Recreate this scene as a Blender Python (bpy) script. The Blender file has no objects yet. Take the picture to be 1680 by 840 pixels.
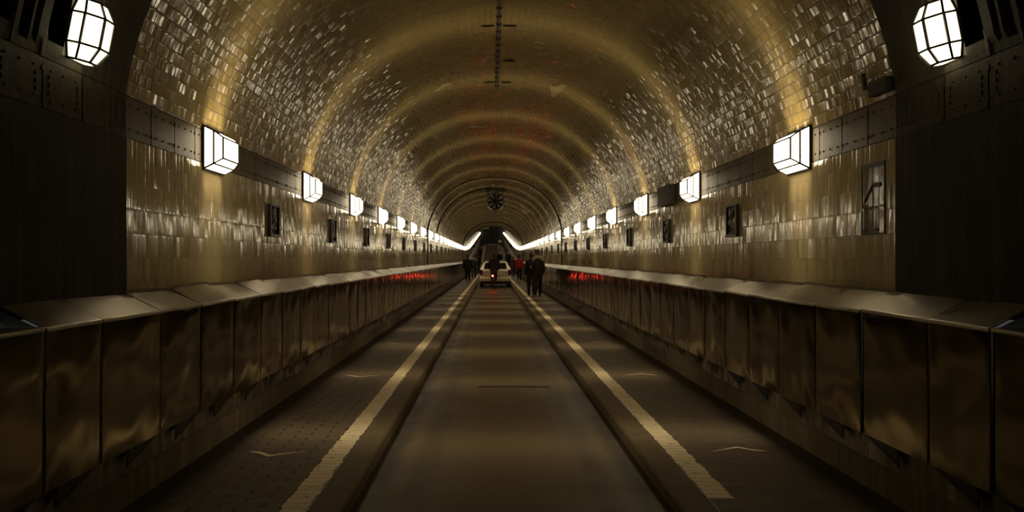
import bpy, bmesh, math, random
from mathutils import Vector, Matrix, noise as mnoise

random.seed(7)
PI = math.pi
scene = bpy.context.scene
COL = scene.collection

# ------------------------------------------------------------------ layout (metres)
CAM_X, CAM_Z, FPX = -0.125, 1.45, 1120.0
WX = 2.45              # half width at the walls
PX = 2.23              # front of the steel panels
Y0, YEND = -2.0, 141.0
YJ = 4.33              # where the tiling starts
S_LAMP, LAMP0 = 2.80, 5.78


def ramp(y):
    """the tube is level, then climbs towards the far shaft"""
    if y < 54: return 0.0
    if y < 78: return 0.06 / 48 * (y - 54) ** 2
    return 0.72 + 0.06 * (y - 78)


def stations(y0, y1):
    ys = [y0]
    y = y0
    while y < y1 - 1e-6:
        y = min(y1, y + (2.0 if y >= 53 else 3.0))
        ys.append(y)
    return ys


def vault_profile(nseg=72, a=2.49, b=2.45, z0=2.0, n=2.2, zs=2.5, off=0.0):
    """half-round of the vault from the right springing over the crown to the left one"""
    dense = []
    for i in range(4001):
        t = PI * i / 4000
        c, s = math.cos(t), math.sin(t)
        x = a * math.copysign(abs(c) ** (2 / n), c)
        z = z0 + b * abs(s) ** (2 / n)
        if z >= zs: dense.append((x, z))
    L = [0.0]
    for i in range(1, len(dense)):
        L.append(L[-1] + math.dist(dense[i], dense[i - 1]))
    out, arc, j = [], [], 0
    for k in range(nseg + 1):
        s = L[-1] * k / nseg
        while j < len(L) - 2 and L[j + 1] < s: j += 1
        f = (s - L[j]) / max(1e-9, L[j + 1] - L[j])
        out.append((dense[j][0] + f * (dense[j + 1][0] - dense[j][0]), dense[j][1] + f * (dense[j + 1][1] - dense[j][1])))
        arc.append(s)
    if off:
        res = []
        for k, (x, z) in enumerate(out):
            p, q = out[max(0, k - 1)], out[min(nseg, k + 1)]
            tx, tz = q[0] - p[0], q[1] - p[1]
            l = math.hypot(tx, tz)
            res.append((x - (tz / l) * off * -1, z - (tx / l) * off))   # off > 0 is outwards
        out = res
    return out, arc


# ------------------------------------------------------------------ object helpers
def tag(o, label=None, cat=None, group=None, kind=None):
    if label: o['label'] = label
    if cat: o['category'] = cat
    if group: o['group'] = group
    if kind: o['kind'] = kind
    return o


def empty(name, loc, rz=0.0):
    o = bpy.data.objects.new(name, None)
    o.empty_display_size = 0.05
    COL.objects.link(o)
    o.location = loc
    o.rotation_euler = (0, 0, rz)
    return o


class MB:
    """collects shapes, then links them as ONE mesh object"""
    def __init__(self):
        self.v, self.f, self.m, self.uv, self.sm = [], [], [], [], []

    def face(self, idx, mi=0, uv=None, smooth=False):
        self.f.append(idx); self.m.append(mi); self.uv.append(uv); self.sm.append(smooth)

    def quad(self, a, b, c, d, mi=0, uv=None, smooth=False):
        n = len(self.v)
        self.v += [tuple(a), tuple(b), tuple(c), tuple(d)]
        self.face((n, n + 1, n + 2, n + 3), mi, uv, smooth)

    def poly(self, pts, mi=0):
        n = len(self.v)
        self.v += [tuple(p) for p in pts]
        self.face(tuple(range(n, n + len(pts))), mi)

    def box(self, lo, hi, mi=0, M=None):
        x0, y0, z0 = lo; x1, y1, z1 = hi
        P = [(x0, y0, z0), (x1, y0, z0), (x1, y1, z0), (x0, y1, z0), (x0, y0, z1), (x1, y0, z1), (x1, y1, z1), (x0, y1, z1)]
        if M is not None: P = [tuple(M @ Vector(p)) for p in P]
        n = len(self.v); self.v += P
        for f in ((0, 3, 2, 1), (4, 5, 6, 7), (0, 1, 5, 4), (1, 2, 6, 5), (2, 3, 7, 6), (3, 0, 4, 7)):
            self.face(tuple(n + i for i in f), mi)

    def bar(self, a, b, w, mi=0, sides=4):
        a, b = Vector(a), Vector(b)
        d = b - a
        if d.length < 1e-7: return
        d.normalize()
        u = d.cross(Vector((0, 0, 1)))
        if u.length < 1e-3: u = d.cross(Vector((1, 0, 0)))
        u.normalize(); w2 = d.cross(u)
        n = len(self.v)
        off = PI / sides
        for p in (a, b):
            for k in range(sides):
                t = 2 * PI * k / sides + off
                self.v.append(tuple(p + (u * math.cos(t) + w2 * math.sin(t)) * w))
        for k in range(sides):
            k2 = (k + 1) % sides
            self.face((n + k, n + k2, n + sides + k2, n + sides + k), mi, smooth=sides > 6)
        self.face(tuple(n + k for k in reversed(range(sides))), mi)
        self.face(tuple(n + sides + k for k in range(sides)), mi)

    def tube(self, pts, r, mi=0, sides=8, closed=False):
        pts = [Vector(p) for p in pts]
        n = len(pts)
        base = len(self.v)
        up = None
        for i, p in enumerate(pts):
            if closed: d = pts[(i + 1) % n] - pts[i - 1]
            else: d = pts[min(n - 1, i + 1)] - pts[max(0, i - 1)]
            d.normalize()
            if up is None:
                up = d.orthogonal().normalized()
            up = (up - d * up.dot(d)).normalized()
            q = d.cross(up)
            rr = r[i] if isinstance(r, (list, tuple)) else r
            for k in range(sides):
                t = 2 * PI * k / sides
                self.v.append(tuple(p + (up * math.cos(t) + q * math.sin(t)) * rr))
        for i in range(n if closed else n - 1):
            j = (i + 1) % n
            for k in range(sides):
                k2 = (k + 1) % sides
                self.face((base + i * sides + k, base + i * sides + k2, base + j * sides + k2, base + j * sides + k), mi, smooth=True)
        if not closed:
            self.face(tuple(base + k for k in reversed(range(sides))), mi)
            self.face(tuple(base + (n - 1) * sides + k for k in range(sides)), mi)

    def ball(self, c, r, mi=0, seg=12, rings=8, M=None):
        n = len(self.v)
        rx, ry, rz = r if isinstance(r, (tuple, list)) else (r, r, r)
        for i in range(rings + 1):
            p = PI * i / rings
            for k in range(seg):
                t = 2 * PI * k / seg
                q = Vector((rx * math.sin(p) * math.cos(t), ry * math.sin(p) * math.sin(t), rz * math.cos(p)))
                if M is not None: q = M @ q
                self.v.append(tuple(Vector(c) + q))
        for i in range(rings):
            for k in range(seg):
                k2 = (k + 1) % seg
                self.face((n + i * seg + k, n + (i + 1) * seg + k, n + (i + 1) * seg + k2, n + i * seg + k2), mi, smooth=True)

    def lathe(self, prof, c, axis='Y', seg=32, mi=0):
        """prof: list of (radius, along)"""
        n = len(self.v)
        for r, h in prof:
            for k in range(seg):
                t = 2 * PI * k / seg
                a, b = r * math.cos(t), r * math.sin(t)
                p = {'Y': (a, h, b), 'Z': (a, b, h), 'X': (h, a, b)}[axis]
                self.v.append(tuple(Vector(c) + Vector(p)))
        for i in range(len(prof) - 1):
            for k in range(seg):
                k2 = (k + 1) % seg
                self.face((n + i * seg + k, n + i * seg + k2, n + (i + 1) * seg + k2, n + (i + 1) * seg + k), mi, smooth=True)

    def loft(self, prof, ys, mi=0, uvs=None, smooth=False, lift=True):
        """a cross-section swept along the tube; u = y, v = length along the section"""
        n = len(self.v); m = len(prof)
        if uvs is None:
            uvs = [0.0]
            for i in range(1, m): uvs.append(uvs[-1] + math.dist(prof[i], prof[i - 1]))
        for y in ys:
            dz = ramp(y) if lift else 0.0
            for x, z in prof: self.v.append((x, y, z + dz))
        for j in range(len(ys) - 1):
            for i in range(m - 1):
                q = (n + j * m + i, n + j * m + i + 1, n + (j + 1) * m + i + 1, n + (j + 1) * m + i)
                self.face(q, mi, [(ys[j], uvs[i]), (ys[j], uvs[i + 1]), (ys[j + 1], uvs[i + 1]), (ys[j + 1], uvs[i])], smooth)

    def mesh(self, name, mats):
        me = bpy.data.meshes.new(name)
        me.from_pydata(self.v, [], self.f)
        for m in (mats if isinstance(mats, (list, tuple)) else [mats]): me.materials.append(m)
        me.polygons.foreach_set('material_index', self.m)
        me.polygons.foreach_set('use_smooth', self.sm)
        if any(u is not None for u in self.uv):
            lay = me.uv_layers.new(name='UVMap')
            flat = []
            for f, u in zip(self.f, self.uv):
                for k in range(len(f)):
                    flat += list(u[k]) if u else [0.0, 0.0]
            lay.data.foreach_set('uv', flat)
        me.update()
        return me

    def build(self, name, mats, parent=None, fix=False):
        me = self.mesh(name, mats)
        if fix:
            bm = bmesh.new(); bm.from_mesh(me)
            bmesh.ops.remove_doubles(bm, verts=bm.verts, dist=1e-5)
            bmesh.ops.recalc_face_normals(bm, faces=bm.faces)
            bm.to_mesh(me); bm.free()
        o = bpy.data.objects.new(name, me)
        COL.objects.link(o)
        if parent is not None: o.parent = parent
        return o


def copy_tree(src, parent=None):
    c = src.copy(); COL.objects.link(c)
    if parent is not None: c.parent = parent
    for ch in list(src.children): copy_tree(ch, c)
    return c


ONES = 'zeroth first second third fourth fifth sixth seventh eighth ninth tenth eleventh twelfth thirteenth fourteenth fifteenth sixteenth seventeenth eighteenth nineteenth'.split()
TENS = {2: 'twent', 3: 'thirt', 4: 'fort', 5: 'fift', 6: 'sixt', 7: 'sevent', 8: 'eight', 9: 'ninet'}


def ordinal(n):
    if n >= 100:
        return ('hundredth' if n == 100 else 'hundred and ' + ordinal(n - 100))
    if n < 20: return ONES[n]
    t = TENS[n // 10]
    return t + 'ieth' if n % 10 == 0 else t + 'y-' + ONES[n % 10]


# ------------------------------------------------------------------ materials
class NT:
    def __init__(self, name):
        self.mat = bpy.data.materials.new(name); self.mat.use_nodes = True
        self.t = self.mat.node_tree; self.n = self.t.nodes; self.l = self.t.links
        self.bsdf = self.n['Principled BSDF']; self.out = self.n['Material Output']

    def new(self, kind, **kw):
        nd = self.n.new(kind)
        for k, v in kw.items(): setattr(nd, k, v)
        return nd

    def put(self, sock, val):
        if isinstance(val, bpy.types.NodeSocket): self.l.new(val, sock)
        elif isinstance(val, (tuple, list)) and sock.type == 'RGBA' and len(val) == 3: sock.default_value = (*val, 1)
        else: sock.default_value = val

    def math(self, op, a, b=0.0, c=0.0):
        nd = self.new('ShaderNodeMath', operation=op)
        for i, v in enumerate((a, b, c)): self.put(nd.inputs[i], v)
        return nd.outputs[0]

    def vmath(self, op, a, b=None, scale=None):
        nd = self.new('ShaderNodeVectorMath', operation=op)
        self.put(nd.inputs[0], a)
        if b is not None: self.put(nd.inputs[1], b)
        if scale is not None: self.put(nd.inputs['Scale'], scale)
        return nd.outputs[0]

    def sep(self, v):
        nd = self.new('ShaderNodeSeparateXYZ'); self.put(nd.inputs[0], v)
        return nd.outputs

    def comb(self, x=0.0, y=0.0, z=0.0):
        nd = self.new('ShaderNodeCombineXYZ')
        for i, v in enumerate((x, y, z)): self.put(nd.inputs[i], v)
        return nd.outputs[0]

    def noise(self, vec, scale, detail=3.0, rough=0.55, dim='3D'):
        nd = self.new('ShaderNodeTexNoise', noise_dimensions=dim)
        self.put(nd.inputs['Vector'], vec); nd.inputs['Scale'].default_value = scale
        nd.inputs['Detail'].default_value = detail; nd.inputs['Roughness'].default_value = rough
        return nd.outputs

    def ramp(self, fac, stops):
        nd = self.new('ShaderNodeValToRGB'); self.put(nd.inputs[0], fac)
        el = nd.color_ramp.elements
        while len(el) < len(stops): el.new(0.5)
        for e, (p, c) in zip(el, stops): e.position = p; e.color = (*c, 1) if len(c) == 3 else c
        return nd.outputs[0]

    def mix(self, fac, a, b, blend='MIX'):
        nd = self.new('ShaderNodeMix', data_type='RGBA', blend_type=blend)
        self.put(nd.inputs[0], fac); self.put(nd.inputs[6], a); self.put(nd.inputs[7], b)
        return nd.outputs[2]

    def maprange(self, v, a, b, c=0.0, d=1.0, smooth=False):
        nd = self.new('ShaderNodeMapRange', interpolation_type='SMOOTHSTEP' if smooth else 'LINEAR')
        for i, x in enumerate((v, a, b, c, d)): self.put(nd.inputs[i], x)
        return nd.outputs[0]

    def set(self, **kw):
        for k, v in kw.items(): self.put(self.bsdf.inputs[k.replace('_', ' ')], v)
        return self

    def bump(self, h, strength=0.3, dist=0.01):
        nd = self.new('ShaderNodeBump'); self.put(nd.inputs['Height'], h)
        nd.inputs['Strength'].default_value = strength; nd.inputs['Distance'].default_value = dist
        return nd.outputs[0]


def simple(name, col, rough=0.5, metal=0.0, spec=0.5, bump=None, var=0.0, vscale=8.0):
    m = NT(name)
    m.set(Base_Color=col, Roughness=rough, Metallic=metal)
    m.bsdf.inputs['Specular IOR Level'].default_value = spec
    if bump or var:
        co = m.new('ShaderNodeTexCoord').outputs['Object']
        if var:
            nz = m.noise(co, vscale, 4)[0]
            m.set(Base_Color=m.mix(nz, tuple(c * (1 - var) for c in col), tuple(c * (1 + var) for c in col)))
        if bump:
            m.set(Normal=m.bump(m.noise(co, bump[0], 3)[0], bump[1], bump[2]))
    return m.mat


def tile_mat(name, tw, th, base, dark, tilt_ax, tilt_ci, pil_ax, pil_ci, wav, rough, v0=0.0, shift=0.0, grout=0.0016, gcol=(0.05, 0.038, 0.018), spec=0.5, su=1.0, sv=1.0, circ=0.3):
    """glazed tiles: every tile set at its own slight tilt, pillowed at its edges"""
    m = NT(name)
    uv = m.new('ShaderNodeTexCoord').outputs['UV']
    u, v, _ = m.sep(uv)
    v = m.math('SUBTRACT', v, v0)
    rv = m.math('DIVIDE', v, th)
    iv = m.math('FLOOR', rv)
    ru = m.math('DIVIDE', u, tw)
    if shift:
        ru = m.math('ADD', ru, m.math('MULTIPLY', m.math('FRACT', m.math('MULTIPLY', iv, 0.5)), 2 * shift))
    iu = m.math('FLOOR', ru)
    fu = m.math('SUBTRACT', m.math('FRACT', ru), 0.5)
    fv = m.math('SUBTRACT', m.math('FRACT', rv), 0.5)
    wn = m.new('ShaderNodeTexWhiteNoise', noise_dimensions='2D')
    m.put(wn.inputs['Vector'], m.comb(iu, iv, 0.0))
    r1, r2, r3 = m.sep(wn.outputs['Color'])
    # grout
    eu = m.math('MULTIPLY', m.math('SUBTRACT', 0.5, m.math('ABSOLUTE', fu)), tw)
    ev = m.math('MULTIPLY', m.math('SUBTRACT', 0.5, m.math('ABSOLUTE', fv)), th)
    e = m.math('MINIMUM', m.math('MULTIPLY', eu, 1.6), ev)
    g = m.maprange(e, grout * 0.6, grout * 1.5, 1.0, 0.0)
    # tilts
    def pill(f, k):
        p = m.math('POWER', m.math('ABSOLUTE', m.math('MULTIPLY', f, 2.0)), 9.0)
        return m.math('MULTIPLY', m.math('MULTIPLY', p, m.math('SIGN', f)), k)
    nz = m.noise(m.comb(m.math('MULTIPLY', u, su), m.math('MULTIPLY', v, sv), m.math('MULTIPLY', r3, 3.0)), 22.0, 1.5)
    n1, n2, _ = m.sep(nz['Color'])
    big = m.noise(m.comb(u, v, 0.0), 1.3, 2.0)
    b1, b2, b3 = m.sep(big['Color'])
    # a tile's tilt is mostly small, now and then large
    def rnd(r):
        c = m.math('SUBTRACT', r, 0.5)
        return m.math('MULTIPLY', m.math('MULTIPLY', c, m.math('ABSOLUTE', c)), 4.0)
    def total(r, nn, bb, tilt, p, wk=1.0):
        a = m.math('MULTIPLY', rnd(r), tilt)
        b = m.math('MULTIPLY', m.math('SUBTRACT', nn, 0.5), wav * 2 * wk)
        c = m.math('MULTIPLY', m.math('SUBTRACT', bb, 0.5), wav * 1.0 * wk)
        return m.math('ADD', m.math('ADD', a, b), m.math('ADD', c, p))
    ta = total(r1, n1, b1, tilt_ax, pill(fu, pil_ax))
    tc = total(r2, n2, b2, tilt_ci, pill(fv, pil_ci), circ)
    N = m.new('ShaderNodeNewGeometry').outputs['Normal']
    A = m.comb(0.0, 1.0, 0.0)
    Cc = m.vmath('CROSS_PRODUCT', N, A)
    nn = m.vmath('ADD', N, m.vmath('ADD', m.vmath('SCALE', A, scale=ta), m.vmath('SCALE', Cc, scale=tc)))
    nn = m.vmath('NORMALIZE', nn)
    # colour: glaze with grime
    tone = m.math('ADD', m.math('MULTIPLY', r3, 0.5), m.math('MULTIPLY', big['Fac'] if 'Fac' in big else big[0], 0.5))
    col = m.mix(tone, dark, base)
    grime = m.noise(m.comb(m.math('MULTIPLY', u, 6.0), m.math('MULTIPLY', v, 0.9), 0.0), 1.0, 4.0)[0]
    col = m.mix(m.maprange(grime, 0.5, 0.75, 0.0, 0.45), col, tuple(c * 0.35 for c in base))
    col = m.mix(g, col, gcol)
    m.set(Base_Color=col, Normal=nn)
    m.set(Roughness=m.mix(g, (rough, rough, rough), (0.8, 0.8, 0.8)))
    m.bsdf.inputs['Specular IOR Level'].default_value = spec
    return m.mat


M = {}
M['wall_tile'] = tile_mat('wall_tile', 0.056, 0.16, (0.45, 0.35, 0.178), (0.36, 0.28, 0.138), 0.08, 0.022, 0.25, 0.03, 0.06, 0.11, v0=0.015, grout=0.0018, gcol=(0.08, 0.062, 0.027), su=2.6, sv=0.30, spec=1.5)
M['vault_tile'] = tile_mat('vault_tile', 0.046, 0.083, (0.35, 0.255, 0.092), (0.27, 0.195, 0.066), 0.13, 0.055, 0.45, 0.18, 0.035, 0.11, v0=0.0, shift=0.5, grout=0.0028, gcol=(0.022, 0.016, 0.007), su=2.2, sv=0.45, spec=1.5, circ=0.45)
M['plinth_tile'] = tile_mat('plinth_tile', 0.062, 0.30, (0.16, 0.125, 0.07), (0.07, 0.052, 0.03), 0.16, 0.10, 0.25, 0.10, 0.08, 0.14, v0=0.0, gcol=(0.012, 0.01, 0.006), spec=1.5, sv=0.3, su=1.5)


def concrete(name, c1, c2, rough=0.75, streak=True, scale=3.0, b=0.25):
    m = NT(name)
    co = m.new('ShaderNodeTexCoord').outputs['Object']
    x, y, z = m.sep(co)
    n1 = m.noise(co, scale, 6)[0]
    c = m.mix(m.maprange(n1, 0.3, 0.7), c1, c2)
    if streak:
        n2 = m.noise(m.comb(m.math('MULTIPLY', x, 1.0), m.math('MULTIPLY', y, 9.0), m.math('MULTIPLY', z, 0.6)), 2.0, 4)[0]
        c = m.mix(m.maprange(n2, 0.48, 0.75, 0.0, 0.6), c, tuple(v * 1.9 for v in c2))
    m.set(Base_Color=c, Roughness=rough, Normal=m.bump(m.noise(co, 45, 4)[0], b, 0.01))
    m.bsdf.inputs['Specular IOR Level'].default_value = 0.3
    return m.mat


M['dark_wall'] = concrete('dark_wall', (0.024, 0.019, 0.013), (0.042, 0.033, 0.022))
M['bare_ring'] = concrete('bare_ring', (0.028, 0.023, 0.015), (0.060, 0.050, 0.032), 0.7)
M['iron_near'] = concrete('iron_near', (0.035, 0.028, 0.018), (0.06, 0.048, 0.03), 0.7, True, 6.0, 0.2)
M['plinth'] = concrete('plinth', (0.10, 0.075, 0.042), (0.15, 0.112, 0.062), 0.6, True, 5.0)
M['iron_band'] = concrete('iron_band', (0.10, 0.077, 0.042), (0.155, 0.12, 0.066), 0.5, False, 6.0, 0.1)
M['iron_dark'] = simple('iron_dark', (0.018, 0.013, 0.008), 0.5)
M['black'] = simple('black_iron', (0.010, 0.008, 0.006), 0.45)
M['kerb'] = concrete('kerb', (0.12, 0.088, 0.046), (0.165, 0.12, 0.063), 0.7, False, 8.0)


def road_mat():
    m = NT('asphalt')
    co = m.new('ShaderNodeTexCoord').outputs['Object']
    x, y, z = m.sep(co)
    n = m.noise(co, 2.2, 5)[0]
    n2 = m.noise(co, 90, 3)[0]
    c = m.mix(n, (0.115, 0.080, 0.036), (0.185, 0.129, 0.060))
    c = m.mix(m.math('MULTIPLY', n2, 0.5), c, (0.09, 0.065, 0.035))
    ax = m.math('ADD', m.math('ABSOLUTE', x), m.math('MULTIPLY', m.math('SUBTRACT', m.noise(m.comb(x, m.math('MULTIPLY', y, 0.5), 0.0), 3.0, 3)[0], 0.5), 0.12))
    edge = m.maprange(ax, 0.76, 0.90, 0.0, 0.85, True)           # rubber and dirt along the kerbs
    trk = m.math('MULTIPLY', m.maprange(ax, 0.48, 0.58, 0.0, 0.45, True), m.maprange(ax, 0.66, 0.76, 1.0, 0.0, True))
    c = m.mix(edge, c, (0.028, 0.020, 0.012))
    c = m.mix(trk, c, (0.06, 0.044, 0.026))
    m.set(Base_Color=c, Roughness=m.maprange(n, 0.3, 0.7, 0.42, 0.6), Normal=m.bump(n2, 0.35, 0.004))
    m.bsdf.inputs['Specular IOR Level'].default_value = 0.4
    return m.mat


def path_mat(name, bw, bh, joint, base, side):
    m = NT(name)
    co = m.new('ShaderNodeTexCoord').outputs['Object']
    x, y, z = m.sep(co)
    rv = m.math('DIVIDE', y, bh); iv = m.math('FLOOR', rv)
    wob = m.new('ShaderNodeTexWhiteNoise', noise_dimensions='1D'); m.put(wob.inputs['W'], iv)
    ru = m.math('ADD', m.math('DIVIDE', x, bw), m.math('ADD', m.math('FRACT', m.math('MULTIPLY', iv, 0.5)), m.math('MULTIPLY', wob.outputs['Value'], 0.12)))
    iu = m.math('FLOOR', ru)
    fu = m.math('SUBTRACT', 0.5, m.math('ABSOLUTE', m.math('SUBTRACT', m.math('FRACT', ru), 0.5)))
    fv = m.math('SUBTRACT', 0.5, m.math('ABSOLUTE', m.math('SUBTRACT', m.math('FRACT', rv), 0.5)))
    wn = m.new('ShaderNodeTexWhiteNoise', noise_dimensions='2D'); m.put(wn.inputs['Vector'], m.comb(iu, iv, 0.0))
    eu = m.maprange(m.math('MULTIPLY', fu, bw), 0.004, 0.012, 1.0, 0.0)
    ev = m.maprange(m.math('MULTIPLY', fv, bh), 0.002, 0.006, 0.75, 0.0)
    g = m.math('MULTIPLY', m.math('MAXIMUM', eu, ev), joint)
    n = m.noise(co, 3.0, 5)[0]
    c = m.mix(wn.outputs['Value'], tuple(v * 0.72 for v in base), base)
    c = m.mix(m.math('MULTIPLY', n, 0.5), c, tuple(v * 0.5 for v in base))
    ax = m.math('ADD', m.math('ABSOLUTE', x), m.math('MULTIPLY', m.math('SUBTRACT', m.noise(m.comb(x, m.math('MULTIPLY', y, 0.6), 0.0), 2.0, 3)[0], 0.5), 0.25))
    c = m.mix(m.maprange(ax, 1.85, 2.15, 0.0, 0.8, True), c, (0.016, 0.012, 0.008))     # darker towards the plinth
    c = m.mix(g, c, (0.022, 0.016, 0.010))
    # worn white edge line beside the kerb
    axl = m.math('ADD', m.math('ABSOLUTE', x), m.math('MULTIPLY', m.math('SUBTRACT', m.noise(co, 14.0, 3)[0], 0.5), 0.03))
    axl = m.math('ADD', axl, m.math('MULTIPLY', m.math('SUBTRACT', wob.outputs['Value'], 0.5), 0.012))
    ln = m.math('MULTIPLY', m.maprange(axl, 1.192, 1.197), m.maprange(axl, 1.345, 1.350, 1.0, 0.0))
    wear = m.maprange(m.noise(m.comb(m.math('MULTIPLY', x, 0.5), y, 0.0), 26.0, 4)[0], 0.30, 0.40)
    wear = m.math('MULTIPLY', wear, m.maprange(m.noise(m.comb(x, y, 3.0), 5.0, 4)[0], 0.25, 0.5, 0.75, 1.0))
    ln = m.math('MULTIPLY', ln, wear)
    ln = m.math('MULTIPLY', ln, m.maprange(ev, 0.0, 0.75, 1.0, 0.45))
    if side > 0:
        ln = m.math('MULTIPLY', ln, m.maprange(m.math('ADD', y, m.math('MULTIPLY', wob.outputs['Value'], 0.1)), 4.15, 4.2))
    c = m.mix(ln, c, (0.85, 0.70, 0.44))
    h = m.math('SUBTRACT', m.math('MULTIPLY', m.noise(co, 60, 3)[0], 0.3), g)
    m.set(Base_Color=c, Roughness=0.62, Normal=m.bump(h, 0.5, 0.006))
    m.bsdf.inputs['Specular IOR Level'].default_value = 0.35
    return m.mat


M['road'] = road_mat()
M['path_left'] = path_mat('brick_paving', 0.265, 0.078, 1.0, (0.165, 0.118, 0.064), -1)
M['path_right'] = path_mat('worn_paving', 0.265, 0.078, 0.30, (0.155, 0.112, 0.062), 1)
M['paint'] = simple('road_paint', (0.80, 0.66, 0.43), 0.6, var=0.25, vscale=30)


def steel_mat(name, rough, col, brush=True):
    m = NT(name)
    co = m.new('ShaderNodeTexCoord').outputs['Object']
    info = m.new('ShaderNodeObjectInfo').outputs['Random']
    x, y, z = m.sep(co)
    sv = m.comb(m.math('MULTIPLY', x, 3.0), m.math('MULTIPLY', y, 60.0), m.math('ADD', m.math('MULTIPLY', z, 2.0), m.math('MULTIPLY', info, 20)))
    n = m.noise(sv, 3.0, 4)[0]
    smear = m.noise(m.comb(x, m.math('ADD', y, m.math('MULTIPLY', info, 30.0)), m.math('MULTIPLY', z, 0.6)), 2.6, 4)[0]
    c = m.mix(smear, tuple(v * 0.72 for v in col), col)
    c = m.mix(info, c, m.mix(1.0, c, (.62, .62, .62), 'MULTIPLY'))
    m.set(Base_Color=c, Metallic=1.0, Roughness=m.math('ADD', m.maprange(smear, 0.3, 0.7, rough * 0.8, rough * 1.35), m.math('MULTIPLY', n, 0.05)))
    m.set(Normal=m.bump(m.noise(sv, 9.0, 3)[0], 0.05, 0.002))
    return m.mat


M['steel'] = steel_mat('brushed_steel', 0.085, (0.32, 0.28, 0.195))
M['steel_lid'] = steel_mat('steel_lid', 0.29, (0.38, 0.325, 0.235)); M['steel_lid'].node_tree.nodes['Principled BSDF'].inputs['Metallic'].default_value = 0.75
M['steel_grey'] = simple('steel_grey', (0.32, 0.31, 0.30), 0.5, 0.1)


def lamp_glass(name, strength, col, clear):
    m = NT(name)
    em = m.new('ShaderNodeEmission'); em.inputs[0].default_value = (*col, 1); em.inputs[1].default_value = strength
    tr = m.new('ShaderNodeBsdfTransparent')
    mx = m.new('ShaderNodeMixShader'); mx.inputs[0].default_value = clear
    m.l.new(em.outputs[0], mx.inputs[1]); m.l.new(tr.outputs[0], mx.inputs[2])
    m.l.new(mx.outputs[0], m.out.inputs['Surface'])
    return m.mat


LIGHT = (1.0, 0.835, 0.555)
M['lamp_glass'] = lamp_glass('lit_milk_glass', 9.5, LIGHT, 0.35)
M['portal_glass'] = lamp_glass('lit_cream_glass', 4.0, (1.0, 0.84, 0.50), 0.2)
M['lamp_white'] = simple('lamp_white_enamel', (0.7, 0.66, 0.55), 0.5)
M['lamp_holder'] = simple('lamp_holder', (0.25, 0.2, 0.14), 0.5)

# ------------------------------------------------------------------ setting
ys_all = stations(YJ, YEND)
ys_flat = [Y0, 0, 2, YJ]
ys_full = [Y0, 1.0] + ys_all

prof, arc = vault_profile(88)
b = MB(); b.loft(prof, ys_all, 0, arc, smooth=True)
tag(b.build('ceiling', M['vault_tile']), kind='structure')

for side, nm in ((-1, 'left'), (1, 'right')):
    b = MB()
    pr = [(side * WX, 1.15), (side * WX, 2.222)]
    if side > 0: pr = pr[::-1]
    uv = [p[1] for p in pr]
    b.loft(pr, ys_all, 0, uv)
    tag(b.build('wall_' + nm, M['wall_tile']), kind='structure')
    # bare near section, standing a little proud of the tiling
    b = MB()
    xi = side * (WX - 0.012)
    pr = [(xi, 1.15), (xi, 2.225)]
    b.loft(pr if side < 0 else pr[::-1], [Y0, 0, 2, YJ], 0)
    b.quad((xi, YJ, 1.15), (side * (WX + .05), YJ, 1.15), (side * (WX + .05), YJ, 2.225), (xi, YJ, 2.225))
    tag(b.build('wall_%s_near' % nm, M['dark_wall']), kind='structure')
    # plinth under the panels: tiled course over a concrete foot
    b = MB()
    pr = [(side * 2.262, 0.0 - 0.02), (side * 2.262, 0.178), (side * 2.278, 0.184), (side * 2.278, 0.60)]
    b.loft(pr[:3] if side < 0 else pr[:3][::-1], ys_full, 0)
    b.loft(pr[2:] if side < 0 else pr[2:][::-1], ys_full, 1, [0, .416] if side < 0 else [.416, 0])
    tag(b.build('baseboard_' + nm, [M['plinth'], M['plinth_tile']]), kind='structure')
    # path and kerb
    b = MB()
    b.loft([(side * 1.19, 0.0), (side * 2.30, 0.0)], ys_full, 0)
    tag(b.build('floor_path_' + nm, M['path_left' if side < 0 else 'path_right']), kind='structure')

for i, side in enumerate((-1, 1)):
    b = MB()
    b.loft([(side * 0.992, -0.16), (side * 0.992, -0.018), (side * 1.006, -0.002), (side * 1.186, 0.001), (side * 1.192, -0.012)], ys_full, 0, smooth=False)
    tag(b.build('trim_%d' % (i + 1), M['kerb']), kind='structure')

b = MB(); b.loft([(-1.0, -0.10), (1.0, -0.10)], ys_full, 0)
tag(b.build('floor', M['road']), kind='structure')


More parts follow.
